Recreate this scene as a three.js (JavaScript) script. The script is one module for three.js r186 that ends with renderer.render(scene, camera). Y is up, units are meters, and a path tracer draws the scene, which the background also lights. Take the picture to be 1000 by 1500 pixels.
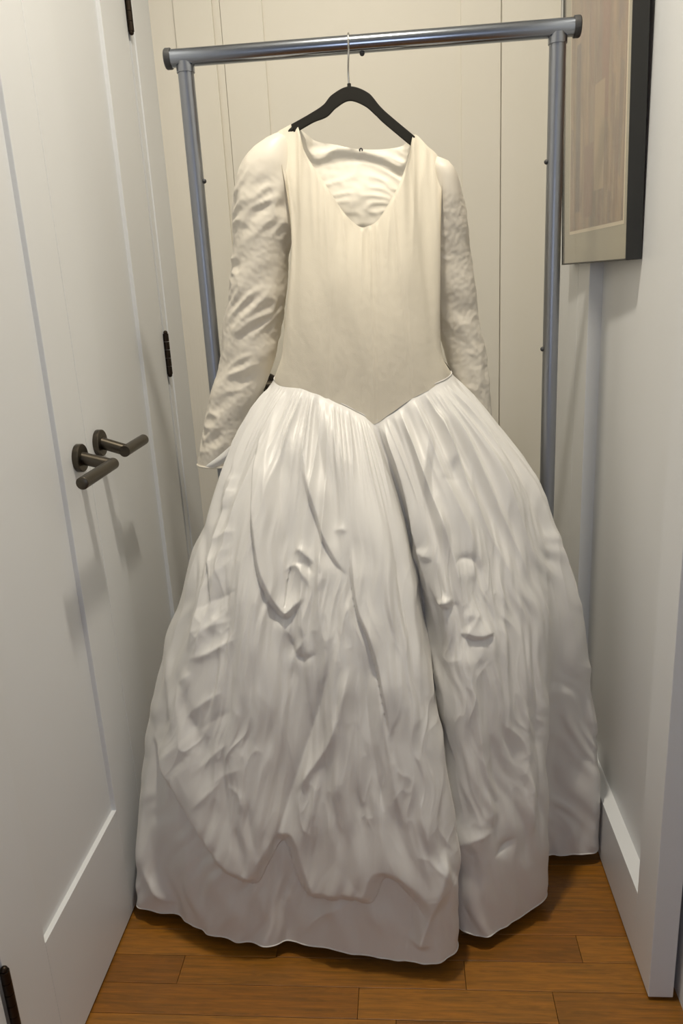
import * as THREE from 'three';
import { RoundedBoxGeometry } from 'three/addons/geometries/RoundedBoxGeometry.js';
import { mergeGeometries, toCreasedNormals } from 'three/addons/utils/BufferGeometryUtils.js';
import { RectAreaLightUniformsLib } from 'three/addons/lights/RectAreaLightUniformsLib.js';
import { SimplexNoise } from 'three/addons/math/SimplexNoise.js';

// ---------------------------------------------------------------- camera, lights, exposure
const scene = new THREE.Scene();
scene.background = new THREE.Color(0x000000);
const EYE = new THREE.Vector3(0, 1.35, 0), FOCAL = 1140;         // focal length in pixels of a 1500-pixel-high frame
const PITCH = THREE.MathUtils.degToRad(16.4565), ROLL = THREE.MathUtils.degToRad(3.087), YAW = THREE.MathUtils.degToRad(4.984);
const camera = new THREE.PerspectiveCamera(2 * Math.atan(750 / FOCAL) * 180 / Math.PI, 1000 / 1500, 0.05, 30);
{
  const f = new THREE.Vector3(-Math.sin(YAW) * Math.cos(PITCH), -Math.sin(PITCH), -Math.cos(YAW) * Math.cos(PITCH));
  const r0 = new THREE.Vector3(Math.cos(YAW), 0, -Math.sin(YAW)), u0 = new THREE.Vector3().crossVectors(r0, f);
  const c = Math.cos(ROLL), s = Math.sin(ROLL);
  const xr = r0.clone().multiplyScalar(c).addScaledVector(u0, -s);
  const yu = r0.clone().multiplyScalar(s).addScaledVector(u0, c);
  const m = new THREE.Matrix4().makeBasis(xr, yu, f.clone().negate());
  camera.position.copy(EYE); camera.quaternion.setFromRotationMatrix(m); camera.updateMatrixWorld();
}
const CEILING = 2.95;
const renderer = new THREE.WebGLRenderer({ antialias: true });
renderer.toneMapping = THREE.LinearToneMapping;
renderer.toneMappingExposure = 2.1;
renderer.shadowMap.enabled = true;
renderer.shadowMap.type = THREE.PCFSoftShadowMap;
// the unseen ceiling lamp: position, colour, intensity (its light is made in its builder)
const LAMPS = [
  { at: [-0.08, -1.22], color: 0xfff5e2, power: 4.6, glow: 2.5, label: 'unseen round white flush ceiling lamp above the garment rack' },
];
// out of view: window behind the camera, placed to cool the camera-facing surfaces
const UNSEEN_WINDOW_LIGHT = { color: 0xdce7ff, power: 0.8, width: 0.7, height: 1.2, y: 1.45 };

// ---------------------------------------------------------------- helpers
const simplex = (() => { let a = 12345; return new SimplexNoise({ random: () => { a = (a * 1664525 + 1013904223) >>> 0; return a / 4294967296; } }); })();
let seed = 777;
const rnd = () => { seed = (seed * 1664525 + 1013904223) >>> 0; return seed / 4294967296; };
const lerp = (a, b, t) => a + (b - a) * t, clamp = (x, a, b) => Math.min(b, Math.max(a, x));
const smooth = (a, b, x) => { const t = clamp((x - a) / (b - a), 0, 1); return t * t * (3 - 2 * t); };
const taken = {};
const numbered = (n) => { const k = taken[n] = (taken[n] ?? -1) + 1; return k ? `${n}_${String(k).padStart(3, '0')}` : n; };
const shade = (o) => { o.castShadow = true; o.receiveShadow = true; return o; };
function part(name, geometry, material, parent) {
  const m = shade(new THREE.Mesh(geometry, material)); m.name = numbered(name); parent.add(m); return m;
}
function group(name, parent = scene) { const g = new THREE.Group(); g.name = numbered(name); parent.add(g); return g; }
function thing(name, label, category, [x, y, z] = [0, 0, 0]) {
  const g = group(name); g.position.set(x, y, z); g.userData = { label, category }; return g;
}
function structure(name, geometry, material) {
  const o = geometry ? part(name, geometry, material, scene) : group(name);
  o.userData.kind = 'structure'; return o;
}
// a box between two corners, edges slightly rounded
function slab(x0, y0, z0, x1, y1, z1, r = 0.0015) {
  const w = Math.abs(x1 - x0), h = Math.abs(y1 - y0), d = Math.abs(z1 - z0);
  const g = r > 0 ? new RoundedBoxGeometry(w, h, d, 2, Math.min(r, w / 2.1, h / 2.1, d / 2.1)) : new THREE.BoxGeometry(w, h, d);
  return g.translate((x0 + x1) / 2, (y0 + y1) / 2, (z0 + z1) / 2);
}
function rodBetween(a, b, r, n = 32) {
  const A = new THREE.Vector3(...a), B = new THREE.Vector3(...b), d = B.clone().sub(A), L = d.length();
  const g = new THREE.CylinderGeometry(r, r, L, n);
  g.applyQuaternion(new THREE.Quaternion().setFromUnitVectors(new THREE.Vector3(0, 1, 0), d.normalize()));
  return g.translate((A.x + B.x) / 2, (A.y + B.y) / 2, (A.z + B.z) / 2);
}
const plain = (g) => { const q = g.index ? g.toNonIndexed() : g; for (const k of Object.keys(q.attributes)) if (!['position', 'normal', 'uv'].includes(k)) q.deleteAttribute(k); return q; };
const merged = (...gs) => mergeGeometries(gs.map(plain));
// grid of points f(i, j) -> mesh geometry with smooth normals
function gridGeometry(nu, nv, f, uvf) {
  const pos = [], uv = [], idx = [];
  for (let j = 0; j <= nv; j++) for (let i = 0; i <= nu; i++) {
    const p = f(i / nu, j / nv); pos.push(p[0], p[1], p[2]);
    const t = uvf ? uvf(i / nu, j / nv, p) : [p[0], p[1]]; uv.push(t[0], t[1]);
  }
  for (let j = 0; j < nv; j++) for (let i = 0; i < nu; i++) {
    const a = j * (nu + 1) + i, b = a + 1, c = a + nu + 1, d = c + 1;
    idx.push(a, c, b, b, c, d);
  }
  const g = new THREE.BufferGeometry();
  g.setAttribute('position', new THREE.Float32BufferAttribute(pos, 3));
  g.setAttribute('uv', new THREE.Float32BufferAttribute(uv, 2));
  g.setIndex(idx); g.computeVertexNormals(); return g;
}
// interpolation through [t, ...values] rows; cubic Hermite with slopes from neighbours, optionally periodic
function track(rows, periodic = false) {
  const n = rows.length, T = (i) => periodic ? rows[((i % n) + n) % n][0] + Math.floor(i / n) : rows[clamp(i, 0, n - 1)][0];
  const Vv = (i, k) => periodic ? rows[((i % n) + n) % n][k] : rows[clamp(i, 0, n - 1)][k];
  const slope = (i, k) => { const a = T(i - 1), b = T(i + 1); return b > a ? (Vv(i + 1, k) - Vv(i - 1, k)) / (b - a) : 0; };
  return (t) => {
    if (periodic) t -= Math.floor(t); else t = clamp(t, rows[0][0], rows[n - 1][0]);
    let i = periodic ? -1 : 0; const last = periodic ? n - 1 : n - 2;
    while (i < last && T(i + 1) <= t) i++;
    const h = T(i + 1) - T(i), x = (t - T(i)) / h, x2 = x * x, x3 = x2 * x;
    const out = [];
    for (let k = 1; k < rows[0].length; k++)
      out.push((2 * x3 - 3 * x2 + 1) * Vv(i, k) + (x3 - 2 * x2 + x) * h * slope(i, k) + (3 * x2 - 2 * x3) * Vv(i + 1, k) + (x3 - x2) * h * slope(i + 1, k));
    return out;
  };
}
function dataTexture(w, h, fn, color = false) {
  const d = new Uint8Array(w * h * 4);
  for (let y = 0; y < h; y++) for (let x = 0; x < w; x++) {
    const c = fn(x / w, y / h), k = (y * w + x) * 4;
    for (let q = 0; q < 3; q++) d[k + q] = clamp(Math.round((Array.isArray(c) ? c[q] : c) * 255), 0, 255);
    d[k + 3] = 255;
  }
  const t = new THREE.DataTexture(d, w, h); t.wrapS = t.wrapT = THREE.RepeatWrapping;
  t.magFilter = THREE.LinearFilter; t.minFilter = THREE.LinearMipmapLinearFilter; t.generateMipmaps = true;
  if (color) t.colorSpace = THREE.SRGBColorSpace;
  t.needsUpdate = true; return t;
}
const std = (o) => new THREE.MeshStandardMaterial(o);
const phys = (o) => new THREE.MeshPhysicalMaterial(o);

// ---------------------------------------------------------------- materials
const paintBump = dataTexture(256, 256, (x, y) => {
  const a = x * Math.PI * 2, b = y * Math.PI * 2;
  return 0.5 + 0.3 * simplex.noise4d(Math.cos(a) * 5, Math.sin(a) * 5, Math.cos(b) * 5, Math.sin(b) * 5) + 0.2 * simplex.noise4d(Math.cos(a) * 14, Math.sin(a) * 14, Math.cos(b) * 14, Math.sin(b) * 14);
});
const wallPaint = std({ color: 0xdfe1e3, roughness: 0.75, bumpMap: paintBump, bumpScale: 0.0004 });
const doorPaint = std({ color: 0xdee0e2, roughness: 0.42 });
const creamPaint = std({ color: 0xe1dccf, roughness: 0.42 });
const creamWall = std({ color: 0xe3ded2, roughness: 0.75, bumpMap: paintBump, bumpScale: 0.0004 });
const ceilingPaint = std({ color: 0xeeebe3, roughness: 0.9 });
const subfloor = std({ color: 0x1d130c, roughness: 0.9 });
const satinNickel = std({ color: 0x575148, roughness: 0.32, metalness: 1 });
const darkBronze = std({ color: 0x352c24, roughness: 0.4, metalness: 0.85 });
const chrome = std({ color: 0xa2a8b2, roughness: 0.17, metalness: 1 });
const tubeSteel = std({ color: 0x94979d, roughness: 0.36, metalness: 1 });
const plasticGrey = std({ color: 0x3d3d3e, roughness: 0.5 });
const hangerFlock = std({ color: 0x23211c, roughness: 0.95 });
const hookSteel = std({ color: 0xc9c7c0, roughness: 0.25, metalness: 1 });
const frameBlack = std({ color: 0x222220, roughness: 0.42 });
const frameBacking = std({ color: 0x6b5a48, roughness: 0.9 });
const matBoard = std({ color: 0xa19b86, roughness: 0.6 });
const filletCream = std({ color: 0xe0d2b8, roughness: 0.6 });

// ---------------------------------------------------------------- setting: floor of oak strips, walls, ceiling
const LEFT = -0.645, RIGHT = 0.434, BACK = -2.33, HALL_FRONT = 2.6, OUTER_RIGHT = 0.492;
const oak = [];
for (let v = 0; v < 6; v++) {
  const tone = [[0.545, 0.355, 0.105], [0.52, 0.335, 0.095], [0.565, 0.372, 0.115], [0.50, 0.318, 0.09], [0.53, 0.345, 0.10], [0.515, 0.33, 0.095]][v];
  const map = dataTexture(512, 128, (x, y) => {
    const n = simplex.noise3d(x * 5 + v * 7.3, y * 14, v), m = simplex.noise3d(x * 9 + v * 3.1, y * 60, v + 9), p = simplex.noise3d(x * 60, y * 160, v + 20);
    const arch = Math.sin((y * 7 + n * 1.6 + Math.cos(x * 6.28) * 0.7) * 6.28);
    const k = 1 + 0.10 * n + 0.07 * m + 0.045 * arch + 0.05 * Math.min(0, p);
    return [tone[0] * k, tone[1] * k * (1 - 0.02 * n), tone[2] * k * (1 - 0.05 * n)];
  }, true);
  oak.push(phys({ map, roughness: 0.36, clearcoat: 0.25, clearcoatRoughness: 0.3 }));
}
{
  const floor = structure('floor');
  part('subfloor', slab(-0.8, -0.12, -2.45, 0.65, -0.0125, 2.75, 0), subfloor, floor);
  // strips run across the hallway; each is a board with eased edges and thin dark joints
  const W = 0.069, variants = {};
  const board = (L) => variants[L] ??= (() => {
    const g = new RoundedBoxGeometry(L - 0.0008, 0.012, W - 0.0007, 1, 0.0007).translate(0, -0.006, 0);
    const p = g.attributes.position, uv = g.attributes.uv;
    for (let i = 0; i < p.count; i++) uv.setXY(i, p.getX(i) / 0.9 + 0.5, p.getZ(i) / W * 0.5 + 0.5);
    return g;
  })();
  const put = (x0, x1, zc) => {
    const m = part('plank', board(+(x1 - x0).toFixed(3)), oak[Math.floor(rnd() * oak.length)], floor);
    m.position.set((x0 + x1) / 2, 0, zc); if (rnd() < 0.5) m.rotation.y = Math.PI;
  };
  const known = { 1: [-0.048], 2: [-0.122, 0.256], 3: [-0.494, 0.09], 4: [-0.30, 0.33], 5: [-0.42, 0.14] };
  for (let k = -54; k <= 18; k++) {                       // row 1 is the strip cut by the lower frame edge
    const zc = -1.145 + W / 2 - (k - 1) * W;
    let cuts = known[k];
    if (!cuts) { cuts = []; let x = -0.7 + 0.1 + 0.05 * Math.floor(rnd() * 9); while (x < 0.45) { cuts.push(x); x += 0.35 + 0.05 * Math.floor(rnd() * 7); } }
    const xs = [-0.7, ...cuts, 0.55];
    for (let i = 0; i + 1 < xs.length; i++) put(xs[i], xs[i + 1], zc);
  }
}
structure('ceiling', slab(-0.8, CEILING, -2.45, 0.65, CEILING + 0.1, 2.75, 0), ceilingPaint);
structure('wall_back', merged(
  slab(-0.8, 0, BACK - 0.1, -0.478, CEILING, BACK, 0), slab(0.305, 0, BACK - 0.1, 0.65, CEILING, BACK, 0),
  slab(-0.478, 2.255, BACK - 0.1, 0.305, CEILING, BACK, 0)), creamWall);
structure('wall_left', merged(
  slab(LEFT - 0.12, 0, BACK - 0.1, LEFT, CEILING, -2.135, 0), slab(LEFT - 0.12, 0, -0.895, LEFT, CEILING, 2.75, 0),
  slab(LEFT - 0.12, 2.255, -2.135, LEFT, CEILING, -0.895, 0), slab(LEFT - 0.14, 0, -2.135, LEFT - 0.06, 2.255, -0.895, 0)), wallPaint);
structure('wall_right', slab(OUTER_RIGHT, 0, BACK - 0.1, OUTER_RIGHT + 0.12, CEILING, 2.75, 0), wallPaint);
{
  const W = UNSEEN_WINDOW_LIGHT, cx = (LEFT + OUTER_RIGHT) / 2, x0 = cx - W.width / 2, x1 = cx + W.width / 2, y0 = W.y - W.height / 2, y1 = W.y + W.height / 2, z = HALL_FRONT;
  structure('wall_front', merged(slab(-0.8, 0, z, x0, CEILING, z + 0.1, 0), slab(x1, 0, z, 0.65, CEILING, z + 0.1, 0), slab(x0, 0, z, x1, y0, z + 0.1, 0), slab(x0, y1, z, x1, CEILING, z + 0.1, 0)), wallPaint);
  const w = structure('unseen_window_1');  // unseen window; its glowing pane and area light brighten the hallway from behind
  part('sash', merged(slab(x0, y0, z + 0.02, x0 + 0.04, y1, z + 0.06), slab(x1 - 0.04, y0, z + 0.02, x1, y1, z + 0.06), slab(x0 + 0.04, y0, z + 0.02, x1 - 0.04, y0 + 0.04, z + 0.06), slab(x0 + 0.04, y1 - 0.04, z + 0.02, x1 - 0.04, y1, z + 0.06)), doorPaint, w);
  part('pane', slab(x0 + 0.04, y0 + 0.04, z + 0.038, x1 - 0.04, y1 - 0.04, z + 0.044, 0), std({ color: 0xffffff, emissive: W.color, emissiveIntensity: 1.0, roughness: 0.3 }), w);
  RectAreaLightUniformsLib.init();
  const day = new THREE.RectAreaLight(W.color, W.power, W.width - 0.08, W.height - 0.08);
  day.position.set(cx, W.y, z + 0.03); day.lookAt(cx, W.y, -5); scene.add(day);
}
// flush jamb between the open door on the right and the back wall
structure('trim_1', slab(RIGHT, 0, BACK, OUTER_RIGHT, CEILING, -2.024, 0.0008), doorPaint);
// casings of the back door
structure('trim_2', slab(-0.578, 0, BACK, -0.474, 2.325, BACK + 0.009), creamPaint);
structure('trim_3', slab(0.2835, 0, BACK, 0.4335, 2.325, BACK + 0.009), creamPaint);
structure('trim_4', slab(-0.578, 2.325, BACK, 0.394, 2.429, BACK + 0.014), creamPaint);
// thin casing bead on the left wall beyond the double doors
structure('trim_5', slab(LEFT - 0.01, 0, -2.30, LEFT + 0.004, 2.325, -2.165), doorPaint);

// a shaker door built in its own frame: x along the width, y up, front face at z = 0 and facing +z
function shakerDoor(w, h, t, { stileA, stileB, bottom, top = 0.12, recess, paint = doorPaint }) {
  const d = structure('door');
  const lift = 0.007;
  part('stile', slab(0, lift, -t, stileA, h, 0), paint, d);
  part('stile', slab(w - stileB, lift, -t, w, h, 0), paint, d);
  part('rail', slab(stileA, lift, -t, w - stileB, bottom, 0, 0.001), paint, d);
  part('rail', slab(stileA, h - top, -t, w - stileB, h, 0, 0.001), paint, d);
  part('panel', slab(stileA - 0.004, bottom - 0.004, -t + 0.003, w - stileB + 0.004, h - top + 0.004, -recess, 0), paint, d);
  return d;
}
function hinge(parent, x, y0, y1, z) {
  const g = group('hinge', parent);
  const r = 0.0075, n = 5, L = (y1 - y0) / n, ks = [];
  for (let i = 0; i < n; i++) ks.push(new THREE.CylinderGeometry(r, r, L - 0.0012, 20).translate(x, y0 + L * (i + 0.5), z));
  part('knuckle', merged(...ks), darkBronze, g);
  part('tip', merged(new THREE.SphereGeometry(r * 0.8, 16, 10).translate(x, y0 - 0.002, z), new THREE.SphereGeometry(r * 0.8, 16, 10).translate(x, y1 + 0.002, z)), darkBronze, g);
}
// lever handle: square-edged round rose, neck standing off the door, bar turned along it (dir = +1 or -1 along x)
function lever(parent, x, y, dir, drop = 0, reach = 0.064, len = 0.125) {
  const g = group('handle', parent);
  const rose = new THREE.LatheGeometry([[0, 0], [0.0275, 0], [0.028, 0.001], [0.028, 0.0105], [0.0268, 0.0118], [0, 0.0118]].map((p) => new THREE.Vector2(...p)), 40).rotateX(Math.PI / 2).translate(x, y, 0);
  part('rose', toCreasedNormals(rose, 0.6), satinNickel, g);
  part('neck', rodBetween([x, y, 0.008], [x, y + drop, reach], 0.0125), satinNickel, g);
  const end = [x + dir * len, y + drop, reach];
  part('lever', merged(rodBetween([x - dir * 0.0122, y + drop, reach], end, 0.0118), new THREE.SphereGeometry(0.0118, 24, 12, 0, Math.PI * 2, 0, Math.PI / 2).scale(1, 0.25, 1).rotateZ(-dir * Math.PI / 2).translate(...end)), satinNickel, g);
}
// door_1 and door_2: the closet pair in the left wall (their x runs towards the camera)
{
  const near = shakerDoor(0.603, 2.24, 0.035, { stileA: 0.125, stileB: 0.125, bottom: 0.279, recess: 0.010 });
  near.name = 'door_1'; near.rotation.y = Math.PI / 2; near.position.set(LEFT, 0, -0.913 - 0.603 + 0.603); 
  near.position.z = -0.913;                              // local +x points to -z once turned, so x = 0 is the hinge side near the camera
  hinge(near, -0.004, 0.247, 0.357, 0.005);
  lever(near, 0.551, 1.043, -1, -0.016, 0.066, 0.146);
  const far = shakerDoor(0.603, 2.24, 0.035, { stileA: 0.125, stileB: 0.185, bottom: 0.279, recess: 0.010 });
  far.name = 'door_2'; far.rotation.y = Math.PI / 2; far.position.set(LEFT, 0, -1.5178);
  hinge(far, 0.610, 1.13, 1.24, 0.006);
  hinge(far, 0.610, 1.965, 2.075, 0.006);
  lever(far, 0.056, 1.051, 1, -0.018, 0.060, 0.115);
}
// door_3: the back door with its knob
{
  const d = shakerDoor(0.735, 2.24, 0.035, { stileA: 0.112, stileB: 0.104, bottom: 0.28, recess: 0.007, paint: creamPaint });
  d.name = 'door_3'; d.position.set(-0.4535, 0, BACK + 0.003);
  lever(d, 0.052, 1.072, 1);
}
structure('trim_6', merged(slab(-0.4775, 0, BACK - 0.06, -0.455, 2.255, BACK - 0.001, 0), slab(0.283, 0, BACK - 0.06, 0.305, 2.255, BACK - 0.001, 0)), creamPaint);
// door_4: the open door lying along the right wall, its edge towards the camera
{
  const d = shakerDoor(0.822, 2.24, 0.046, { stileA: 0.118, stileB: 0.1, bottom: 0.158, recess: 0.031 });
  d.name = 'door_4'; d.rotation.y = -Math.PI / 2; d.position.set(RIGHT, 0, -2.0225);
}

// ---------------------------------------------------------------- ceiling lamp, out of view, placed to light gown and walls from above
for (const L of LAMPS) {
  const t = thing('unseen_ceiling_lamp', L.label, 'lamp', [L.at[0], CEILING, L.at[1]]);
  part('base', new THREE.LatheGeometry([[0, 0], [0.085, 0], [0.087, -0.002], [0.087, -0.012], [0.084, -0.015], [0, -0.015]].map((p) => new THREE.Vector2(...p)), 48), ceilingPaint, t);
  const glow = std({ color: 0xffffff, emissive: L.color, emissiveIntensity: L.glow, roughness: 0.6 });
  part('diffuser', new THREE.CylinderGeometry(0.078, 0.074, 0.012, 48).translate(0, -0.021, 0), glow, t);
  const s = new THREE.SpotLight(L.color, L.power, 0, 1.45, 1, 2);
  s.position.set(L.at[0], CEILING - 0.04, L.at[1]); s.target.position.set(L.at[0], 0, L.at[1]);
  s.castShadow = true; s.shadow.radius = 3; s.shadow.mapSize.set(2048, 2048); s.shadow.bias = -0.0005; s.shadow.camera.near = 0.03;
  scene.add(s, s.target);
}

// ---------------------------------------------------------------- garment rack
const ROD_Y = 1.789, ROD_Z = -1.7, POLE_L = -0.41, POLE_R = 0.312;
{
  const t = thing('garment_rack', 'chrome tube garment rack standing across the hallway with the gown on it', 'garment rack', [0, 0, ROD_Z]);
  part('crossbar', rodBetween([-0.44, ROD_Y, 0], [0.345, ROD_Y, 0], 0.0165, 48), chrome, t);
  for (const [x, s] of [[-0.44, -1], [0.345, 1]])
    part('end_cap', new THREE.LatheGeometry([[0, 0], [0.0185, 0], [0.0192, 0.001], [0.0192, 0.010], [0.0175, 0.0125], [0, 0.0135]].map((p) => new THREE.Vector2(...p)), 40).rotateZ(-s * Math.PI / 2).translate(x - s * 0.004, ROD_Y, 0), plasticGrey, t);
  for (const x of [POLE_L, POLE_R]) {
    const up = part('upright', merged(rodBetween([x, 0.02, 0], [x, ROD_Y - 0.008, 0], 0.0158, 40)), tubeSteel, t);
    part('collar', new THREE.CylinderGeometry(0.0178, 0.0178, 0.012, 36).translate(x, ROD_Y - 0.021, 0), tubeSteel, up);
    const s = x < 0 ? 1 : -1;
    for (const y of x < 0 ? [1.562, 1.19] : [1.556, 1.192])
      part('spring_button', new THREE.SphereGeometry(0.0048, 16, 12).scale(1, 1, 1).translate(x + s * 0.0165, y, 0.002), plasticGrey, up);
    part('foot', slab(x - 0.016, 0.002, -0.24, x + 0.016, 0.024, x < 0 ? 0.2 : 0.06, 0.006), chrome, t);
  }
  part('spring_button', new THREE.SphereGeometry(0.005, 16, 12).translate(-0.06, ROD_Y - 0.0175, 0.003), plasticGrey, t);
}

// ---------------------------------------------------------------- hanger
{
  const t = thing('clothes_hanger', 'slim black velvet hanger with thin steel hook holding up the gown', 'hanger', [0, 0, ROD_Z]);
  const c = [-0.088, 1.699];
  // arched body: outline of the top edge and the bottom edge, thickest in the middle, tilted a little down to the right
  const top = track([[0, -0.205, 1.655], [0.13, -0.168, 1.671], [0.27, -0.139, 1.686], [0.36, -0.122, 1.702], [0.5, -0.088, 1.7145], [0.64, -0.052, 1.701], [0.74, -0.031, 1.677], [0.8, -0.018, 1.664], [1, 0.036, 1.618]]);
  const bot = track([[0, -0.202, 1.641], [0.13, -0.164, 1.658], [0.27, -0.135, 1.667], [0.36, -0.117, 1.681], [0.5, -0.089, 1.6925], [0.64, -0.058, 1.681], [0.74, -0.036, 1.662], [0.8, -0.024, 1.650], [1, 0.030, 1.604]]);
  const sh = new THREE.Shape(), N = 60;
  for (let i = 0; i <= N; i++) { const p = top(i / N); i ? sh.lineTo(p[0], p[1]) : sh.moveTo(p[0], p[1]); }
  for (let i = N; i >= 0; i--) { const p = bot(i / N); sh.lineTo(p[0], p[1]); }
  const armL = track([[0, -0.262, 1.620], [1, -0.2, 1.655]]), armR = track([[0, 0.03, 1.618], [1, 0.086, 1.572]]);
  const g = new THREE.ExtrudeGeometry(sh, { depth: 0.004, bevelEnabled: true, bevelThickness: 0.0018, bevelSize: 0.0018, bevelSegments: 3 }).translate(0, 0, -0.002);
  part('hanger_body', merged(g, rodBetween([-0.203, 1.648, 0], [-0.262, 1.612, 0], 0.005, 12), rodBetween([0.033, 1.611, 0], [0.068, 1.576, 0], 0.004, 12)), hangerFlock, t);
  const pts = [[-0.088, 1.712, 0], [-0.0885, 1.75, 0.001], [-0.086, 1.778, 0.006], [-0.085, 1.792, 0.0135], [-0.085, 1.806, 0.0125]];
  const hook = [new THREE.Vector3(-0.088, 1.712, 0), new THREE.Vector3(-0.0885, 1.74, 0.004), new THREE.Vector3(-0.086, 1.768, 0.0145)];
  for (let a = -40; a <= 200; a += 20) hook.push(new THREE.Vector3(-0.085, ROD_Y + 0.0188 * Math.sin(a * Math.PI / 180), 0.0188 * Math.cos(a * Math.PI / 180)));
  part('hook', new THREE.TubeGeometry(new THREE.CatmullRomCurve3(hook), 90, 0.0019, 12), hookSteel, t);
  part('ferrule', new THREE.CylinderGeometry(0.0035, 0.0042, 0.008, 16).translate(-0.088, 1.7175, 0), hangerFlock, t);
}

// ---------------------------------------------------------------- framed picture on the right
{
  const len = 0.467, hgt = 0.78, dep = 0.031;
  const t = thing('framed_picture', 'pastel abstract picture in a deep black frame hanging at the right', 'picture', [0.464, 1.362, -1.608]);
  t.rotation.set(0, -Math.PI / 2 + 0.064, 0);                   // local x runs away from the camera, z into the hallway
  const lean = new THREE.Matrix4().makeRotationX(0.022);
  const put = (name, g, m, parent = t) => part(name, g.applyMatrix4(lean), m, parent);
  const f = 0.0035;
  const X = (a) => -a;                                  // 0 at the near end
  put('backing', slab(X(f), f, 0.001, X(len - f), hgt - f, 0.006, 0), frameBacking);
  const fr = put('frame', merged(slab(X(0), 0, 0.0005, X(f), hgt, dep, 0.001), slab(X(len - f), 0, 0.0005, X(len), hgt, dep, 0.001),
    slab(X(f), 0, 0.0005, X(len - f), f, dep, 0.001), slab(X(f), hgt - f, 0.0005, X(len - f), hgt, dep, 0.001)), frameBlack);
  put('mat_board', slab(X(f), f, 0.006, X(len - f), hgt - f, dep - 0.006, 0), matBoard);
  const w = 512, h = 768, cv = document.createElement('canvas'); cv.width = w; cv.height = h;
  const c = cv.getContext('2d');
  c.fillStyle = '#9c7c62'; c.fillRect(0, 0, w, h);
  const cols = ['#6d5250', '#8f6c54', '#b8946f', '#9b6c55', '#7d625d', '#c3a780', '#835f42', '#6f6560', '#9d7460', '#ccb48c'];
  for (let i = 0; i < 420; i++) {
    const x = rnd() * w, y = rnd() * h, L = 60 + rnd() * 260, k = x / w;
    c.globalAlpha = 0.16 + rnd() * 0.30; c.fillStyle = cols[Math.floor(rnd() * cols.length)];
    c.beginPath(); c.moveTo(x, y); c.lineTo(x + 8 + rnd() * 26, y + rnd() * 30); c.lineTo(x + 4 + rnd() * 22, y + L); c.lineTo(x - 6, y + L * 0.9); c.fill();
  }
  c.globalAlpha = 0.78; c.fillStyle = '#54404a'; c.fillRect(60, 300, 46, 420); c.fillStyle = '#9a6650'; c.fillRect(310, 60, 60, 460);
  c.fillStyle = '#c9ad82'; c.fillRect(250, 430, 90, 250); c.fillStyle = '#8a5c4c'; c.fillRect(150, 560, 90, 180);
  const art = new THREE.CanvasTexture(cv); art.colorSpace = THREE.SRGBColorSpace;
  const ax0 = 0.038, ax1 = len - 0.055, ay0 = 0.075, ay1 = hgt - 0.075;
  put('art_fillet', slab(X(ax0 - 0.005), ay0 - 0.007, dep - 0.0062, X(ax1 + 0.005), ay1 + 0.005, dep - 0.0052, 0), filletCream);
  const ag = slab(X(ax0), ay0, dep - 0.0056, X(ax1), ay1, dep - 0.0048, 0);
  put('artwork', ag, std({ map: art, color: 0xdadada, roughness: 0.8 }));
  put('glass', slab(X(f), f, dep - 0.0030, X(len - f), hgt - f, dep - 0.0012, 0), phys({ color: 0xffffff, roughness: 0.02, transmission: 1, thickness: 0, ior: 1.5 }));
}

// ---------------------------------------------------------------- the gown
const gown = thing('wedding_gown', 'long-sleeved ivory wedding gown with full satin skirt and cream pointed bodice', 'dress', [0, 0, 0]);
const weave = dataTexture(256, 256, (x, y) => 0.5 + 0.25 * Math.sin(x * 6.2832 * 32) * Math.sin(y * 6.2832 * 32) + 0.25 * (rnd() - 0.5));
const laceBump = dataTexture(512, 512, (x, y) => {
  const a = x * 6.2832, b = y * 6.2832, q = [Math.cos(a) * 4, Math.sin(a) * 4, Math.cos(b) * 4, Math.sin(b) * 4];
  const n = simplex.noise4d(...q), m = simplex.noise4d(...q.map((v) => v * 2.3 + 5)), f = simplex.noise4d(...q.map((v) => v * 6 + 2));
  return 0.5 + 0.22 * Math.abs(n) + 0.16 * m + 0.2 * f + 0.1 * (rnd() - 0.5);
});
const rep = (t, s) => { const q = t.clone(); q.repeat.set(s, s); q.needsUpdate = true; return q; };
const satin = phys({ color: 0xe1dfdb, roughness: 0.40, bumpMap: rep(weave, 12), bumpScale: 0.0001, sheen: 0.35, sheenRoughness: 0.45, sheenColor: new THREE.Color(0xfffaf0) });
const sleeveSatin = phys({ color: 0xdfd8ca, roughness: 0.45, bumpMap: rep(weave, 12), bumpScale: 0.0001, sheen: 0.3, sheenRoughness: 0.45, sheenColor: new THREE.Color(0xfffaf0) });
const creamLace = std({ color: 0xe0d8c6, roughness: 0.85, bumpMap: rep(laceBump, 9), bumpScale: 0.0003 });
const liningSatin = phys({ color: 0xf0eadc, roughness: 0.75 });

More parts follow.
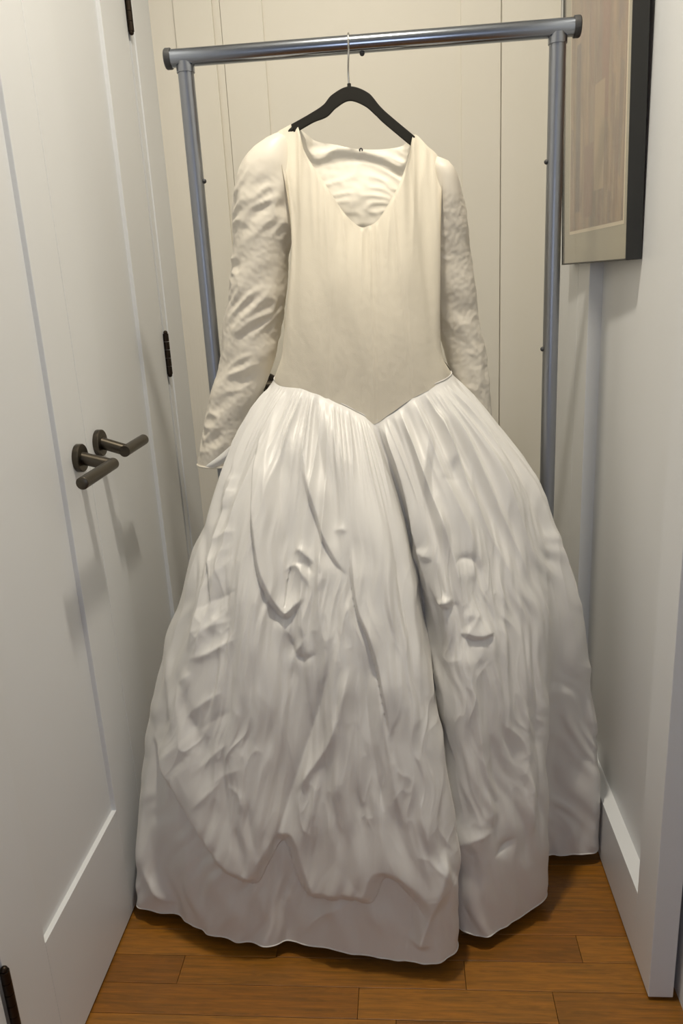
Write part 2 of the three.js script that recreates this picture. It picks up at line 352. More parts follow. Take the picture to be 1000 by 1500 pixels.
// waist seam (closed, u from the back centre round by the left): x, y, z
const waist = track([[0, -0.09, 1.165, -1.775], [0.10, -0.21, 1.165, -1.755], [0.2, -0.268, 1.162, -1.70], [0.27, -0.268, 1.158, -1.635], [0.33, -0.232, 1.153, -1.60], [0.39, -0.192, 1.146, -1.582],
  [0.48, -0.126, 1.114, -1.568], [0.535, -0.082, 1.090, -1.563], [0.568, -0.060, 1.077, -1.562], [0.60, -0.033, 1.093, -1.564], [0.65, 0.014, 1.122, -1.572], [0.70, 0.056, 1.139, -1.588], [0.75, 0.088, 1.148, -1.615],
  [0.81, 0.102, 1.155, -1.675], [0.87, 0.072, 1.162, -1.735], [0.93, 0.0, 1.165, -1.765]], true);
const HEM_Y = 0.032;
const hemRows = (fold) => [[0, -0.08, -1.93], [0.05, -0.22, -1.90], [0.09, -0.32, -1.77], [0.13, -0.43, -1.67], [0.18, -0.585, -1.61], ...(fold ? [[0.22, -0.626, -1.50], [0.26, -0.629, -1.385], [0.28, -0.578, -1.368]] : [[0.22, -0.615, -1.535], [0.26, -0.592, -1.43], [0.28, -0.556, -1.388]]),
  [0.30, -0.526, -1.355], [0.325, -0.474, -1.325], [0.35, -0.407, -1.293], [0.38, -0.332, -1.280], [0.41, -0.261, -1.289], [0.435, -0.203, -1.280], [0.465, -0.117, -1.262], [0.495, -0.047, -1.250],
  [0.52, 0.014, -1.242], [0.541, fold ? 0.056 : 0.043, -1.257], ...(fold ? [[0.556, 0.080, -1.290], [0.566, 0.064, -1.38], [0.574, 0.060, -1.43], [0.584, 0.074, -1.355], [0.60, 0.104, -1.320]] : [[0.554, 0.056, -1.297], [0.564, 0.057, -1.40], [0.572, 0.068, -1.45], [0.583, 0.094, -1.372], [0.60, 0.114, -1.321]]), [0.63, 0.151, -1.319], [0.66, 0.212, -1.362],
  ...(fold ? [[0.695, 0.274, -1.418], [0.712, 0.283, -1.452], [0.732, 0.266, -1.535], [0.75, 0.312, -1.556], [0.775, 0.37, -1.556], [0.80, 0.418, -1.565]]
    : [[0.69, 0.27, -1.41], [0.715, 0.315, -1.445], [0.74, 0.352, -1.482], [0.775, 0.396, -1.528], [0.80, 0.418, -1.565]]),
  [0.835, 0.421, -1.61], [0.87, 0.335, -1.668], [0.90, 0.25, -1.74], [0.94, 0.13, -1.89]];
const hemFold = track(hemRows(true), true), hemSmooth = track(hemRows(false), true);
const gLeft = track([[0, 0], [0.095, 0.20], [0.243, 0.45], [0.416, 0.68], [0.57, 0.87], [0.70, 0.965], [0.85, 1], [1, 1]]);
const gFront = track([[0, 0], [0.1, 0.25], [0.22, 0.49], [0.4, 0.745], [0.6, 0.90], [0.8, 0.975], [1, 1]]);
const gRight = track([[0, 0], [0.1, 0.27], [0.21, 0.54], [0.35, 0.74], [0.52, 0.88], [0.675, 0.95], [0.82, 0.99], [1, 1]]);
function skirtBase(u, s) {
  const w = waist(u), a = hemSmooth(u), b = hemFold(u), k = u < 0.4 ? smooth(lerp(0.68, 0.35, smooth(0.29, 0.4, u)), lerp(1, 0.85, smooth(0.29, 0.4, u)), s) : smooth(0.35, 0.85, s);
  const hx = lerp(a[0], b[0], k), hz = lerp(a[1], b[1], k);
  const wl = 1 - smooth(0.24, 0.36, u) + smooth(0.93, 1, u), wr = smooth(0.62, 0.76, u) * (1 - smooth(0.93, 1, u)), wf = Math.max(0, 1 - wl - wr);
  const g = wl * gLeft(s)[0] + wf * gFront(s)[0] + wr * gRight(s)[0];
  return [lerp(w[0], hx, g), lerp(w[1], HEM_Y, s), lerp(w[2], hz, g)];
}
/*DUMP*/
const FOLDS = [
  { kind: 'lip', a: 0.016, w: 0.036, in: 0.06, out: 0.06, p: [[-0.574, 0.434], [-0.511, 0.364], [-0.448, 0.270], [-0.389, 0.203], [-0.328, 0.186], [-0.296, 0.236], [-0.265, 0.280], [-0.240, 0.190], [-0.217, 0.153], [-0.154, 0.160], [-0.091, 0.169], [-0.064, 0.225], [-0.043, 0.221], [-0.014, 0.190], [0.020, 0.136]] },
  { kind: 'lip', a: 0.016, w: 0.014, in: 0.25, out: 0.15, p: [[-0.289, 1.077], [-0.302, 0.984], [-0.303, 0.898], [-0.288, 0.803], [-0.263, 0.750], [-0.239, 0.731], [-0.211, 0.755], [-0.192, 0.773]] },
  { kind: 'lip', a: 0.01, w: 0.012, in: 0.3, out: 0.3, p: [[-0.208, 1.007], [-0.169, 0.883], [-0.141, 0.832], [-0.111, 0.807]] },
  { kind: 'lip', a: 0.014, w: 0.012, in: 0.2, out: 0.3, p: [[-0.110, 0.876], [-0.111, 0.804], [-0.101, 0.744], [-0.081, 0.700], [-0.060, 0.611], [-0.044, 0.507]] },
  { kind: 'lip', a: 0.009, w: 0.012, in: 0.3, out: 0.3, p: [[0.051, 0.742], [0.061, 0.735], [0.074, 0.735], [0.087, 0.756]] },
  { kind: 'lip', a: 0.009, w: 0.011, in: 0.2, out: 0.2, p: [[0.096, 0.689], [0.117, 0.675], [0.138, 0.671], [0.160, 0.677]] },
  { kind: 'ridge', a: 0.005, w: 0.0092, in: 0.45, out: 0.45, p: [[-0.145, 0.890], [-0.128, 0.892], [-0.111, 0.889]] },
  { kind: 'ridge', a: -0.0025, w: 0.0092, in: 0.4, out: 0.4, p: [[0.065, 0.972], [0.086, 0.966], [0.110, 0.966]] },
  { kind: 'ridge', a: 0.0075, w: 0.0115, in: 0.45, out: 0.45, p: [[-0.224, 1.108], [-0.225, 1.046], [-0.227, 0.972]] },
  { kind: 'ridge', a: 0.01, w: 0.0149, in: 0.45, out: 0.45, p: [[-0.199, 1.119], [-0.206, 1.056], [-0.192, 0.984], [-0.167, 0.886]] },
  { kind: 'ridge', a: 0.0075, w: 0.0115, in: 0.45, out: 0.45, p: [[-0.159, 1.109], [-0.138, 1.044], [-0.121, 0.934]] },
  { kind: 'ridge', a: 0.0075, w: 0.0115, in: 0.45, out: 0.45, p: [[-0.258, 1.116], [-0.268, 1.056], [-0.271, 0.961], [-0.265, 0.863]] },
  { kind: 'ridge', a: -0.0075, w: 0.0103, in: 0.45, out: 0.45, p: [[-0.242, 1.082], [-0.247, 0.986], [-0.242, 0.887]] },
  { kind: 'ridge', a: -0.0075, w: 0.0115, in: 0.45, out: 0.45, p: [[-0.177, 1.106], [-0.168, 1.032], [-0.145, 0.934]] },
  { kind: 'ridge', a: 0.0088, w: 0.0092, in: 0.45, out: 0.45, p: [[-0.226, 0.848], [-0.208, 0.855], [-0.189, 0.839], [-0.177, 0.829]] },
  { kind: 'ridge', a: 0.0088, w: 0.0092, in: 0.45, out: 0.45, p: [[-0.245, 0.815], [-0.218, 0.828], [-0.200, 0.809], [-0.187, 0.781]] },
  { kind: 'ridge', a: 0.0075, w: 0.0103, in: 0.45, out: 0.45, p: [[-0.174, 0.855], [-0.162, 0.814], [-0.180, 0.774]] },
  { kind: 'ridge', a: -0.0063, w: 0.0092, in: 0.45, out: 0.45, p: [[-0.230, 0.832], [-0.202, 0.828], [-0.178, 0.808]] },
  { kind: 'ridge', a: 0.0063, w: 0.0103, in: 0.45, out: 0.45, p: [[-0.229, 0.886], [-0.241, 0.825], [-0.239, 0.763]] },
  { kind: 'ridge', a: 0.0045, w: 0.0115, in: 0.45, out: 0.45, p: [[-0.392, 0.944], [-0.337, 0.984]] },
  { kind: 'ridge', a: 0.0045, w: 0.0115, in: 0.45, out: 0.45, p: [[-0.397, 0.908], [-0.331, 0.964]] },
  { kind: 'ridge', a: 0.0045, w: 0.0115, in: 0.45, out: 0.45, p: [[-0.428, 0.754], [-0.338, 0.851]] },
  { kind: 'ridge', a: 0.0037, w: 0.0115, in: 0.45, out: 0.45, p: [[-0.443, 0.785], [-0.333, 0.872]] },
  { kind: 'ridge', a: 0.0045, w: 0.0115, in: 0.45, out: 0.45, p: [[-0.453, 0.642], [-0.405, 0.697], [-0.341, 0.765]] },
  { kind: 'ridge', a: 0.0052, w: 0.0115, in: 0.45, out: 0.45, p: [[-0.454, 0.628], [-0.390, 0.664], [-0.331, 0.714]] },
  { kind: 'ridge', a: 0.0037, w: 0.0115, in: 0.45, out: 0.45, p: [[-0.475, 0.580], [-0.432, 0.614]] },
  { kind: 'ridge', a: 0.0052, w: 0.0115, in: 0.45, out: 0.45, p: [[-0.366, 0.688], [-0.382, 0.594], [-0.417, 0.509]] },
  { kind: 'ridge', a: 0.0052, w: 0.0115, in: 0.45, out: 0.45, p: [[-0.447, 0.334], [-0.409, 0.381], [-0.374, 0.418]] },
  { kind: 'ridge', a: 0.0037, w: 0.0115, in: 0.45, out: 0.45, p: [[-0.331, 0.666], [-0.341, 0.559], [-0.358, 0.477]] },
  { kind: 'ridge', a: 0.0045, w: 0.0115, in: 0.45, out: 0.45, p: [[-0.375, 0.402], [-0.347, 0.391], [-0.333, 0.335]] },
  { kind: 'ridge', a: -0.01, w: 0.0149, in: 0.2, out: 0.2, p: [[-0.297, 0.691], [-0.317, 0.534], [-0.332, 0.370], [-0.315, 0.228]] },
  { kind: 'ridge', a: -0.01, w: 0.0126, in: 0.2, out: 0.1, p: [[-0.152, 0.667], [-0.179, 0.575], [-0.217, 0.470], [-0.254, 0.359], [-0.294, 0.252]] },
  { kind: 'ridge', a: 0.01, w: 0.0126, in: 0.2, out: 0.2, p: [[-0.111, 0.658], [-0.153, 0.516], [-0.209, 0.428], [-0.239, 0.382]] },
  { kind: 'ridge', a: -0.0075, w: 0.0115, in: 0.2, out: 0.2, p: [[-0.093, 0.697], [-0.089, 0.596], [-0.075, 0.464], [-0.055, 0.355]] },
  { kind: 'ridge', a: 0.0075, w: 0.0115, in: 0.2, out: 0.2, p: [[-0.073, 0.671], [-0.051, 0.521], [-0.021, 0.330]] },
  { kind: 'ridge', a: 0.0075, w: 0.0138, in: 0.45, out: 0.45, p: [[-0.137, 0.499], [-0.148, 0.386], [-0.139, 0.271]] },
  { kind: 'ridge', a: -0.0063, w: 0.0115, in: 0.45, out: 0.45, p: [[-0.112, 0.449], [-0.108, 0.350], [-0.108, 0.229]] },
  { kind: 'ridge', a: 0.0075, w: 0.0115, in: 0.45, out: 0.45, p: [[-0.194, 0.702], [-0.225, 0.663], [-0.236, 0.612]] },
  { kind: 'ridge', a: -0.0075, w: 0.0115, in: 0.45, out: 0.45, p: [[-0.244, 0.713], [-0.212, 0.657], [-0.172, 0.671]] },
  { kind: 'ridge', a: 0.0125, w: 0.0149, in: 0.2, out: 0.1, p: [[0.053, 0.298], [0.029, 0.181], [-0.003, 0.062]] },
  { kind: 'ridge', a: -0.0075, w: 0.0138, in: 0.45, out: 0.45, p: [[-0.016, 0.198], [-0.015, 0.116], [-0.033, 0.047]] },
  { kind: 'ridge', a: 0.0075, w: 0.0138, in: 0.45, out: 0.45, p: [[-0.605, 0.147], [-0.566, 0.083], [-0.517, 0.053]] },
  { kind: 'ridge', a: 0.0063, w: 0.0138, in: 0.45, out: 0.45, p: [[-0.245, 0.053], [-0.197, 0.113], [-0.125, 0.159]] },
  { kind: 'ridge', a: 0.01, w: 0.0115, in: 0.3, out: 0.25, p: [[0.068, 1.106], [0.085, 1.041], [0.096, 0.977]] },
  { kind: 'ridge', a: 0.0075, w: 0.0115, in: 0.45, out: 0.45, p: [[0.095, 1.104], [0.131, 0.988], [0.140, 0.913]] },
  { kind: 'ridge', a: 0.0088, w: 0.0126, in: 0.3, out: 0.25, p: [[0.106, 1.103], [0.155, 1.032], [0.228, 0.894], [0.233, 0.839]] },
  { kind: 'ridge', a: 0.0075, w: 0.0138, in: 0.45, out: 0.45, p: [[0.135, 1.049], [0.192, 0.943], [0.201, 0.842]] },
  { kind: 'ridge', a: -0.0063, w: 0.0115, in: 0.45, out: 0.45, p: [[0.087, 1.093], [0.116, 0.990], [0.126, 0.891]] },
  { kind: 'ridge', a: 0.0075, w: 0.0103, in: 0.45, out: 0.45, p: [[0.051, 1.094], [0.039, 0.997], [0.029, 0.898]] },
  { kind: 'ridge', a: -0.0075, w: 0.0103, in: 0.45, out: 0.45, p: [[0.063, 1.056], [0.052, 0.973], [0.053, 0.887]] },
  { kind: 'ridge', a: 0.0088, w: 0.0103, in: 0.25, out: 0.05, p: [[0.065, 0.929], [0.068, 0.845], [0.074, 0.737]] },
  { kind: 'ridge', a: 0.0063, w: 0.0103, in: 0.45, out: 0.45, p: [[0.016, 0.973], [0.020, 0.868], [0.015, 0.734]] },
  { kind: 'ridge', a: -0.0075, w: 0.0092, in: 0.45, out: 0.45, p: [[0.084, 0.802], [0.098, 0.822], [0.120, 0.821], [0.138, 0.800], [0.144, 0.750]] },
  { kind: 'ridge', a: 0.0028, w: 0.0196, in: 0.4, out: 0.4, p: [[0.086, 0.786], [0.112, 0.795], [0.134, 0.778]] },
  { kind: 'ridge', a: 0.0063, w: 0.0184, in: 0.4, out: 0.4, p: [[0.102, 0.725], [0.124, 0.717], [0.143, 0.715]] },
  { kind: 'ridge', a: 0.005, w: 0.0092, in: 0.45, out: 0.45, p: [[0.022, 0.839], [0.046, 0.817]] },
  { kind: 'ridge', a: 0.0088, w: 0.0115, in: 0.1, out: 0.1, p: [[0.106, 0.667], [0.114, 0.595], [0.128, 0.499], [0.157, 0.279]] },
  { kind: 'ridge', a: -0.0075, w: 0.0138, in: 0.1, out: 0.2, p: [[0.134, 0.655], [0.144, 0.548], [0.163, 0.404], [0.183, 0.268]] },
  { kind: 'ridge', a: -0.0075, w: 0.0115, in: 0.45, out: 0.45, p: [[0.154, 0.217], [0.204, 0.245]] },
  { kind: 'ridge', a: 0.0075, w: 0.0126, in: 0.45, out: 0.45, p: [[0.065, 0.255], [0.077, 0.152], [0.104, 0.045]] },
  { kind: 'ridge', a: 0.0075, w: 0.0138, in: 0.2, out: 0.2, p: [[0.212, 0.775], [0.221, 0.562], [0.237, 0.181]] },
  { kind: 'ridge', a: -0.0075, w: 0.0126, in: 0.2, out: 0.2, p: [[0.240, 0.691], [0.250, 0.479], [0.256, 0.184]] },
  { kind: 'ridge', a: 0.0075, w: 0.0126, in: 0.3, out: 0.3, p: [[0.184, 0.769], [0.181, 0.629], [0.193, 0.433]] },
  { kind: 'ridge', a: 0.0075, w: 0.0161, in: 0.45, out: 0.45, p: [[0.083, 0.233], [0.124, 0.274], [0.159, 0.277]] },
  { kind: 'ridge', a: 0.0031, w: 0.008, in: 0.45, out: 0.45, p: [[-0.399, 0.922], [-0.369, 0.945], [-0.336, 0.962]] },
  { kind: 'ridge', a: -0.0025, w: 0.0103, in: 0.45, out: 0.45, p: [[-0.423, 0.875], [-0.380, 0.913], [-0.345, 0.932]] },
  { kind: 'ridge', a: 0.0044, w: 0.0092, in: 0.45, out: 0.45, p: [[-0.410, 0.846], [-0.372, 0.874], [-0.331, 0.891]] },
  { kind: 'ridge', a: 0.0022, w: 0.0138, in: 0.45, out: 0.45, p: [[-0.458, 0.759], [-0.401, 0.810], [-0.351, 0.840]] },
  { kind: 'ridge', a: -0.0037, w: 0.0092, in: 0.45, out: 0.45, p: [[-0.434, 0.722], [-0.378, 0.763], [-0.326, 0.789]] },
  { kind: 'ridge', a: 0.0037, w: 0.0115, in: 0.45, out: 0.45, p: [[-0.443, 0.679], [-0.388, 0.712], [-0.339, 0.733]] },
  { kind: 'ridge', a: 0.0025, w: 0.008, in: 0.45, out: 0.45, p: [[-0.437, 0.625], [-0.377, 0.675], [-0.322, 0.703]] },
  { kind: 'ridge', a: 0.0044, w: 0.0103, in: 0.45, out: 0.45, p: [[-0.462, 0.513], [-0.410, 0.563], [-0.364, 0.597]] },
  { kind: 'ridge', a: -0.0025, w: 0.0126, in: 0.45, out: 0.45, p: [[-0.442, 0.491], [-0.385, 0.536], [-0.335, 0.562]] },
  { kind: 'ridge', a: 0.0037, w: 0.0092, in: 0.45, out: 0.45, p: [[-0.444, 0.406], [-0.397, 0.461], [-0.354, 0.498]] },
  { kind: 'ridge', a: 0.0031, w: 0.0115, in: 0.45, out: 0.45, p: [[-0.422, 0.384], [-0.374, 0.424], [-0.330, 0.449]] },
  { kind: 'ridge', a: 0.005, w: 0.0115, in: 0.45, out: 0.45, p: [[-0.076, 0.781], [-0.072, 0.709], [-0.067, 0.635]] },
  { kind: 'ridge', a: 0.0063, w: 0.0115, in: 0.45, out: 0.45, p: [[-0.181, 0.452], [-0.198, 0.372], [-0.221, 0.287]] },
  { kind: 'ridge', a: -0.005, w: 0.0115, in: 0.45, out: 0.45, p: [[-0.107, 0.634], [-0.107, 0.549], [-0.105, 0.461]] },
  { kind: 'ridge', a: 0.0063, w: 0.0115, in: 0.45, out: 0.45, p: [[0.005, 0.458], [0.011, 0.374], [0.024, 0.287]] },
  { kind: 'ridge', a: -0.005, w: 0.0115, in: 0.45, out: 0.45, p: [[-0.030, 0.792], [-0.026, 0.703], [-0.017, 0.611]] },
  { kind: 'ridge', a: 0.005, w: 0.0115, in: 0.45, out: 0.45, p: [[0.112, 0.485], [0.120, 0.402], [0.132, 0.311]] },
  { kind: 'ridge', a: 0.0063, w: 0.0115, in: 0.45, out: 0.45, p: [[0.058, 0.622], [0.059, 0.511], [0.051, 0.471]] },
  { kind: 'ridge', a: -0.005, w: 0.0115, in: 0.45, out: 0.45, p: [[0.171, 0.631], [0.176, 0.531], [0.186, 0.422]] },
  { kind: 'ridge', a: 0.0063, w: 0.0115, in: 0.45, out: 0.45, p: [[0.227, 0.388], [0.229, 0.288], [0.233, 0.184]] },
];
//FOLDS-HERE
const foldHeight = (X, Y) => {
  let d = 0;
  for (const f of FOLDS) {
    const p = f.p; let best = 1e9, sd = 0, bt = 0, acc = 0;
    if (X < f.x0 || X > f.x1 || Y < f.y0 || Y > f.y1) continue;
    for (let i = 0; i + 1 < p.length; i++) {
      const ax = p[i][0], ay = p[i][1], bx = p[i + 1][0] - ax, by = p[i + 1][1] - ay, L2 = bx * bx + by * by, L = Math.sqrt(L2);
      const t = clamp(((X - ax) * bx + (Y - ay) * by) / L2, 0, 1), qx = X - ax - bx * t, qy = Y - ay - by * t, dd = Math.hypot(qx, qy);
      if (dd < best) { best = dd; sd = Math.sign(bx * qy - by * qx) * dd; bt = acc + L * t; }
      acc += L;
    }
    const e = smooth(0, f.in * acc + 1e-6, bt) * smooth(0, f.out * acc + 1e-6, acc - bt);
    const q = sd / (f.w * (0.55 + 0.45 * e));
    if (f.kind === 'ridge') d += f.a * e * Math.exp(-1.25 * (Math.sqrt(q * q + 0.06) - 0.245));
    else d += f.a * e * (q > 0 ? Math.exp(-q * q / 9) * smooth(0, 1, q * 1.4) : -0.25 * Math.exp(-q * q));   // a lip: raised on the left of the line's direction
  }
  return d;
};
for (const f of FOLDS) {
  if (f.p.length > 2) f.p = new THREE.CatmullRomCurve3(f.p.map((q) => new THREE.Vector3(q[0], q[1], 0)), false, 'centripetal').getPoints(f.p.length * 4).map((q) => [q.x, q.y]);
  const xs = f.p.map((q) => q[0]), ys = f.p.map((q) => q[1]), m = f.w * (f.kind === 'ridge' ? 4.5 : 9);
  f.x0 = Math.min(...xs) - m; f.x1 = Math.max(...xs) + m; f.y0 = Math.min(...ys) - m; f.y1 = Math.max(...ys) + m;
}
const ridged = (n) => 1 - 2 * Math.abs(n);
function skirtPoint(u, s) {
  const e = 0.0015, p = skirtBase(u, s);
  const a = skirtBase(u + e, s), b = skirtBase(u - e, s), c = skirtBase(u, Math.min(1, s + 0.004)), d = skirtBase(u, Math.max(0, s - 0.004));
  const T = new THREE.Vector3(a[0] - b[0], a[1] - b[1], a[2] - b[2]), S = new THREE.Vector3(c[0] - d[0], c[1] - d[1], c[2] - d[2]);
  const n = new THREE.Vector3().crossVectors(S, T).normalize();   // outwards
  // gathers fanning from the waist seam
  const uw = u + 0.004 * simplex.noise(u * 9, s * 3);
  const g1 = ridged(simplex.noise(uw * 21 + 3, s * 1.4)), g2 = ridged(simplex.noise(uw * 44 + 11, s * 2.5)), g3 = simplex.noise(uw * 15 + 40, s * 1.2);
  const e1 = smooth(0, 0.06, s) * (1 - smooth(0.12, 0.55, s)), e2 = smooth(0.0, 0.03, s) * (1 - smooth(0.05, 0.22, s)), e3 = smooth(0.06, 0.25, s) * (1 - 0.6 * smooth(0.4, 0.9, s));
  let h = 0.0155 * g1 * e1 * (0.55 + 0.45 * simplex.noise(u * 11 + 70, s * 2)) + 0.0036 * g2 * e2 + 0.009 * g3 * e3;
  // crushed-fabric wrinkles, stretched along the fall of the cloth
  const X = p[0], Y = p[1], q = smooth(0.12, 0.35, s);
  const wx = X + 0.02 * simplex.noise(X * 5, Y * 5 + 9), wy = Y + 0.03 * simplex.noise(X * 4 + 20, Y * 4);
  const crush = smooth(0.16, 0.34, Y) * smooth(0.27, 0.33, u) * (1 - smooth(0.66, 0.72, u)) * (0.45 + 0.55 * smooth(-0.3, 0.4, simplex.noise(X * 4 + 60, Y * 3.5)));
  // crisp taffeta creases: folded noise whose crests are sharp; they lean outwards on both sides of the middle
  const lean = clamp((X + 0.08) * 1.5, -0.55, 0.55), ra = wx + wy * lean, rb = wy - wx * lean;
  const crest = (n) => { const v = 1 - Math.abs(n); return v * v * v; };
  h += q * (0.0062 * simplex.noise(wx * 10.5 + wy * 1.4, wy * 2.2) + 0.0030 * simplex.noise(ra * 21 + 8, rb * 4.5)
    + crush * (0.0030 * crest(simplex.noise(ra * 9 + 31, rb * 3.6 + 2)) + 0.0014 * crest(simplex.noise(ra * 17 + 5, rb * 6 + 17)) + 0.0003 * crest(simplex.noise(ra * 36, rb * 14 + 70))));
  if (n.z > -0.2) h += foldHeight(X, Y);
  h *= smooth(0, 0.02, s);
  const lim = (x) => clamp(x, LEFT + 0.004, RIGHT - 0.003);
  return [lim(p[0] + n.x * h), p[1] + n.y * h * (1 - smooth(0.9, 1, s)), p[2] + n.z * h];
}
{
  const NU = 860, NV = 430;
  // columns are packed towards the front
  const colU = (i) => { const t = i; return t < 0.12 ? t / 0.12 * 0.2 : t < 0.92 ? 0.2 + (t - 0.12) / 0.8 * 0.64 : 0.84 + (t - 0.92) / 0.08 * 0.16; };
  const sk = part('skirt', gridGeometry(NU, NV, (i, j) => skirtPoint(colU(i), j), (i, j, p) => [colU(i) * 3.4, j * 1.3]), satin, gown);
  // rolled hem
  const hem = [];
  for (let i = 0; i <= 700; i++) { const p = skirtPoint(colU(i / 700), 1); hem.push(new THREE.Vector3(...p)); }
  part('hem', new THREE.TubeGeometry(new THREE.CatmullRomCurve3(hem), 900, 0.0014, 8), satin, sk);
  const seam = [];
  for (let i = 0; i < 160; i++) { const p = waist(i / 160); seam.push(new THREE.Vector3(p[0], p[1] + 0.001, p[2])); }
  part('waist_seam', new THREE.TubeGeometry(new THREE.CatmullRomCurve3(seam, true), 400, 0.0016, 8), satin, gown);
}
// bodice: ruled between the waist seam and the line armhole - shoulder - neckline - shoulder - armhole
const frontTop = track([[-1, -0.222, 1.398, -1.70], [-0.9, -0.232, 1.470, -1.675], [-0.82, -0.245, 1.560, -1.665], [-0.74, -0.258, 1.630, -1.70], [-0.66, -0.222, 1.650, -1.70], [-0.61, -0.196, 1.655, -1.70],
  [-0.54, -0.180, 1.600, -1.664], [-0.42, -0.140, 1.535, -1.640], [-0.28, -0.104, 1.478, -1.626], [-0.14, -0.076, 1.452, -1.620], [0.0, -0.058, 1.452, -1.620], [0.12, -0.040, 1.461, -1.621], [0.28, -0.018, 1.490, -1.628],
  [0.42, 0.006, 1.530, -1.640], [0.54, 0.025, 1.580, -1.668], [0.6, 0.036, 1.622, -1.70], [0.68, 0.062, 1.600, -1.70], [0.76, 0.094, 1.566, -1.70], [0.84, 0.094, 1.50, -1.672], [0.92, 0.088, 1.44, -1.678], [1, 0.086, 1.385, -1.70]]);
const uOfFront = (u) => u < 0 ? lerp(0.2, 0.568, u + 1) : lerp(0.568, 0.81, u);
const sideLeft = track([[1.10, -0.275], [1.15, -0.266], [1.27, -0.240], [1.398, -0.218], [1.47, -0.216], [1.56, -0.226], [1.66, -0.248]]);
const sideRight = track([[1.10, 0.105], [1.15, 0.098], [1.22, 0.084], [1.36, 0.086], [1.44, 0.089], [1.5, 0.094], [1.6, 0.098]]);
// keeps x inside the side seams without a hard edge
function tuck(x, y) {
  const l = sideLeft(y)[0], r = sideRight(y)[0], c = (l + r) / 2, h = (r - l) / 2, t = (x - c) / h, a = Math.abs(t);
  return c + h * Math.sign(t) * (a < 0.8 ? a : 0.8 + 0.2 * Math.tanh((a - 0.8) / 0.2));
}
function bodiceFront(i, j) {
  const u = lerp(-1, 1, i), a = waist(uOfFront(u)), b = frontTop(u);
  // the waist is followed straight up for a while, then eased towards the top line
  const v = j, x = lerp(a[0], b[0], smooth(0.0, 1, v) * 0.4 + v * 0.6), y = lerp(a[1] - 0.006, b[1], v);
  let z = lerp(a[2], b[2], v * v * 0.5 + v * 0.5);
  z += 0.014 * Math.sin(Math.PI * Math.pow(v, 1.3)) * (1 - u * u) * (1 - u * u * 0.4);
  const seamLine = (c) => Math.exp(-Math.pow((u - c) / 0.018, 2));
  z += 0.0030 * simplex.noise(x * 9, y * 3) + 0.0009 * simplex.noise(x * 24, y * 6 + 4) + 0.0002 * simplex.noise(x * 60, y * 40) - 0.0012 * (seamLine(-0.33) + seamLine(0.36) + seamLine(0.03));
  z += 0.003 * ridged(simplex.noise(x * 30 + 2, y * 2)) * smooth(0.55, 0.95, v) * (1 - smooth(0.97, 1, v));
  return [lerp(x, tuck(x, y), smooth(0, 0.14, v)), y, z + 0.003];
}
part('bodice', gridGeometry(220, 140, bodiceFront), creamLace, gown);
const backTop = track([[-1, -0.222, 1.398, -1.70], [-0.9, -0.236, 1.470, -1.725], [-0.82, -0.247, 1.560, -1.725], [-0.74, -0.258, 1.628, -1.702], [-0.66, -0.222, 1.648, -1.702], [-0.61, -0.196, 1.650, -1.704],
  [-0.5, -0.168, 1.632, -1.745], [-0.3, -0.128, 1.622, -1.748], [0, -0.075, 1.610, -1.752], [0.3, -0.020, 1.607, -1.748], [0.5, 0.014, 1.610, -1.745], [0.6, 0.036, 1.618, -1.704],
  [0.68, 0.062, 1.598, -1.702], [0.76, 0.094, 1.564, -1.702], [0.84, 0.096, 1.50, -1.725], [0.92, 0.090, 1.44, -1.725], [1, 0.086, 1.385, -1.70]]);
const uOfBack = (u) => { const w = u < 0 ? lerp(0.2, 0, u + 1) : lerp(1, 0.81, u); return w; };
function bodiceBack(i, j) {
  const u = lerp(-1, 1, i), a = waist(uOfBack(u)), b = backTop(u), v = j;
  const x = lerp(a[0], b[0], v), y = lerp(a[1], b[1], v);
  let z = lerp(a[2], b[2], v) + 0.055 * Math.sin(Math.PI * Math.pow(v, 1.6)) * (1 - u * u);
  const k = smooth(0.45, 0.8, v) * (1 - Math.pow(Math.abs(u), 4));
  // slack cloth swags between the shoulders
  const bend = y + 0.35 * (x + 0.08) * (x + 0.08) * 6;
  z += k * (0.0018 * simplex.noise(x * 6 + 3, bend * 16) + 0.0018 * ridged(simplex.noise(x * 11 + 30, bend * 30)) + 0.0005 * simplex.noise(x * 40, y * 60));
  return [lerp(x, tuck(x, y), smooth(0, 0.14, v)), y, z];
}
const back = part('back_panel', gridGeometry(160, 140, bodiceBack), liningSatin, gown);
part('neck_hook', new THREE.TorusGeometry(0.0032, 0.0011, 8, 20).translate(-0.072, 1.608, -1.749), plasticGrey, back);

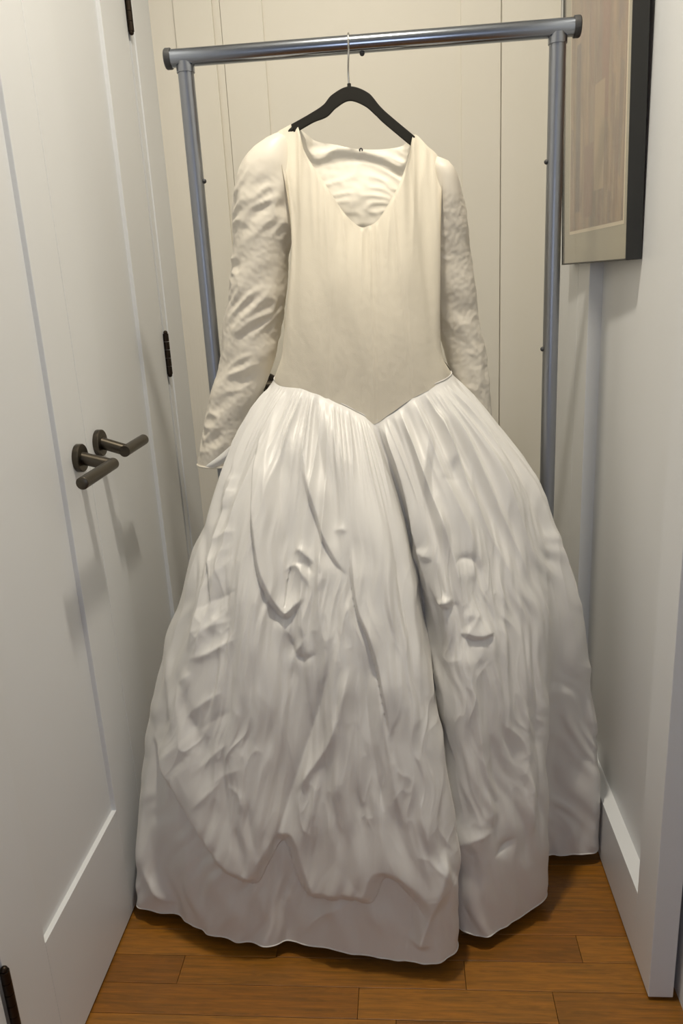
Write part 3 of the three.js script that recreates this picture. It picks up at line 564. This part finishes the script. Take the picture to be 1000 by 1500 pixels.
// sleeves: sections given by the outer and the inner edge of the hanging sleeve
function sleeve(rows, seedShift, side) {
  const tr = track(rows);                                // t, x outer, y outer, x inner, y inner, z, half depth
  return gridGeometry(110, 220, (i, j) => {
    const q = tr(j), cx = (q[0] + q[2]) / 2, cy = (q[1] + q[3]) / 2, hx = (q[2] - q[0]) / 2, hy = (q[3] - q[1]) / 2;
    const a = i * Math.PI * 2, ca = Math.cos(a), sa = Math.sin(a);
    const X = cx + hx * ca, Y = cy + hy * ca, Z = q[4] + q[5] * sa;
    // diagonal pull wrinkles and crushed satin
    const dg = Y + side * 0.75 * X, al = X - side * 0.6 * Y, env = smooth(0.03, 0.15, j) * (1 - 0.5 * smooth(0.9, 1, j));
    const h = env * (0.0042 * simplex.noise3d(dg * 12 + seedShift, al * 5, sa * 0.7) * (side > 0 ? 0.6 : 1) + 0.0038 * ridged(simplex.noise3d(dg * 20 + seedShift, al * 8, sa + 4)) * (side > 0 ? 0.45 : 1) * smooth(-0.5, 0.5, simplex.noise(X * 9, Y * 7 + seedShift)) + 0.0006 * simplex.noise3d(X * 70, Y * 70, sa * 2 + seedShift));
    return [X + Math.sign(hx) * ca * h * 0.8, Y, Z + sa * h];
  }, (i, j) => [i * 0.4, j * 0.7]);
}
const leftSleeve = [[0, -0.262, 1.634, -0.232, 1.644, -1.70, 0.006], [0.03, -0.288, 1.618, -0.216, 1.630, -1.70, 0.026], [0.08, -0.314, 1.590, -0.208, 1.578, -1.70, 0.044], [0.17, -0.336, 1.515, -0.210, 1.495, -1.70, 0.05], [0.33, -0.352, 1.40, -0.232, 1.39, -1.70, 0.052],
  [0.50, -0.377, 1.285, -0.258, 1.262, -1.695, 0.050], [0.66, -0.402, 1.180, -0.290, 1.160, -1.69, 0.045], [0.80, -0.434, 1.092, -0.333, 1.075, -1.685, 0.040], [0.92, -0.453, 1.018, -0.366, 1.010, -1.68, 0.036], [1, -0.464, 0.974, -0.385, 0.970, -1.68, 0.034]];
const rightSleeve = [[0, 0.104, 1.570, 0.080, 1.580, -1.70, 0.006], [0.04, 0.118, 1.552, 0.072, 1.560, -1.702, 0.026], [0.10, 0.131, 1.515, 0.072, 1.50, -1.715, 0.042], [0.2, 0.142, 1.455, 0.062, 1.44, -1.725, 0.046], [0.38, 0.155, 1.36, 0.062, 1.35, -1.735, 0.046],
  [0.55, 0.168, 1.255, 0.076, 1.25, -1.74, 0.044], [0.72, 0.184, 1.165, 0.10, 1.16, -1.74, 0.040], [0.86, 0.192, 1.085, 0.115, 1.08, -1.74, 0.036], [1, 0.200, 1.0, 0.135, 0.995, -1.74, 0.033]];
for (const [rows, sh, side] of [[leftSleeve, 3, -1], [rightSleeve, 17, 1]]) {
  const s = part('sleeve', sleeve(rows, sh, side), sleeveSatin, gown);
  const q = rows[rows.length - 1], pts = [];
  for (let k = 0; k < 32; k++) { const a = k / 32 * Math.PI * 2; pts.push(new THREE.Vector3((q[1] + q[3]) / 2 + (q[3] - q[1]) / 2 * Math.cos(a), (q[2] + q[4]) / 2 + (q[4] - q[2]) / 2 * Math.cos(a), q[5] + q[6] * Math.sin(a))); }
  part('cuff_edge', new THREE.TubeGeometry(new THREE.CatmullRomCurve3(pts, true), 80, 0.0025, 8), sleeveSatin, s);
}

{
  const A = [-0.440, 0.972, -1.648], B = [-0.372, 1.012, -1.634];   // from the point to where it tucks behind the skirt
  const g = gridGeometry(24, 12, (i, j) => {
    const w = 0.014 * Math.sqrt(i) * (1 - 0.25 * i), v = (j - 0.5) * 2;
    return [lerp(A[0], B[0], i) - 0.35 * w * v, lerp(A[1], B[1], i) + w * v - 0.004 * Math.sin(i * 3.14), lerp(A[2], B[2], i) + 0.007 * (1 - v * v) * Math.sin(i * 2.4)];
  });
  part('cuff_point', g, satin, gown.children.find((c) => c.name === 'sleeve'));
}

renderer.render(scene, camera);
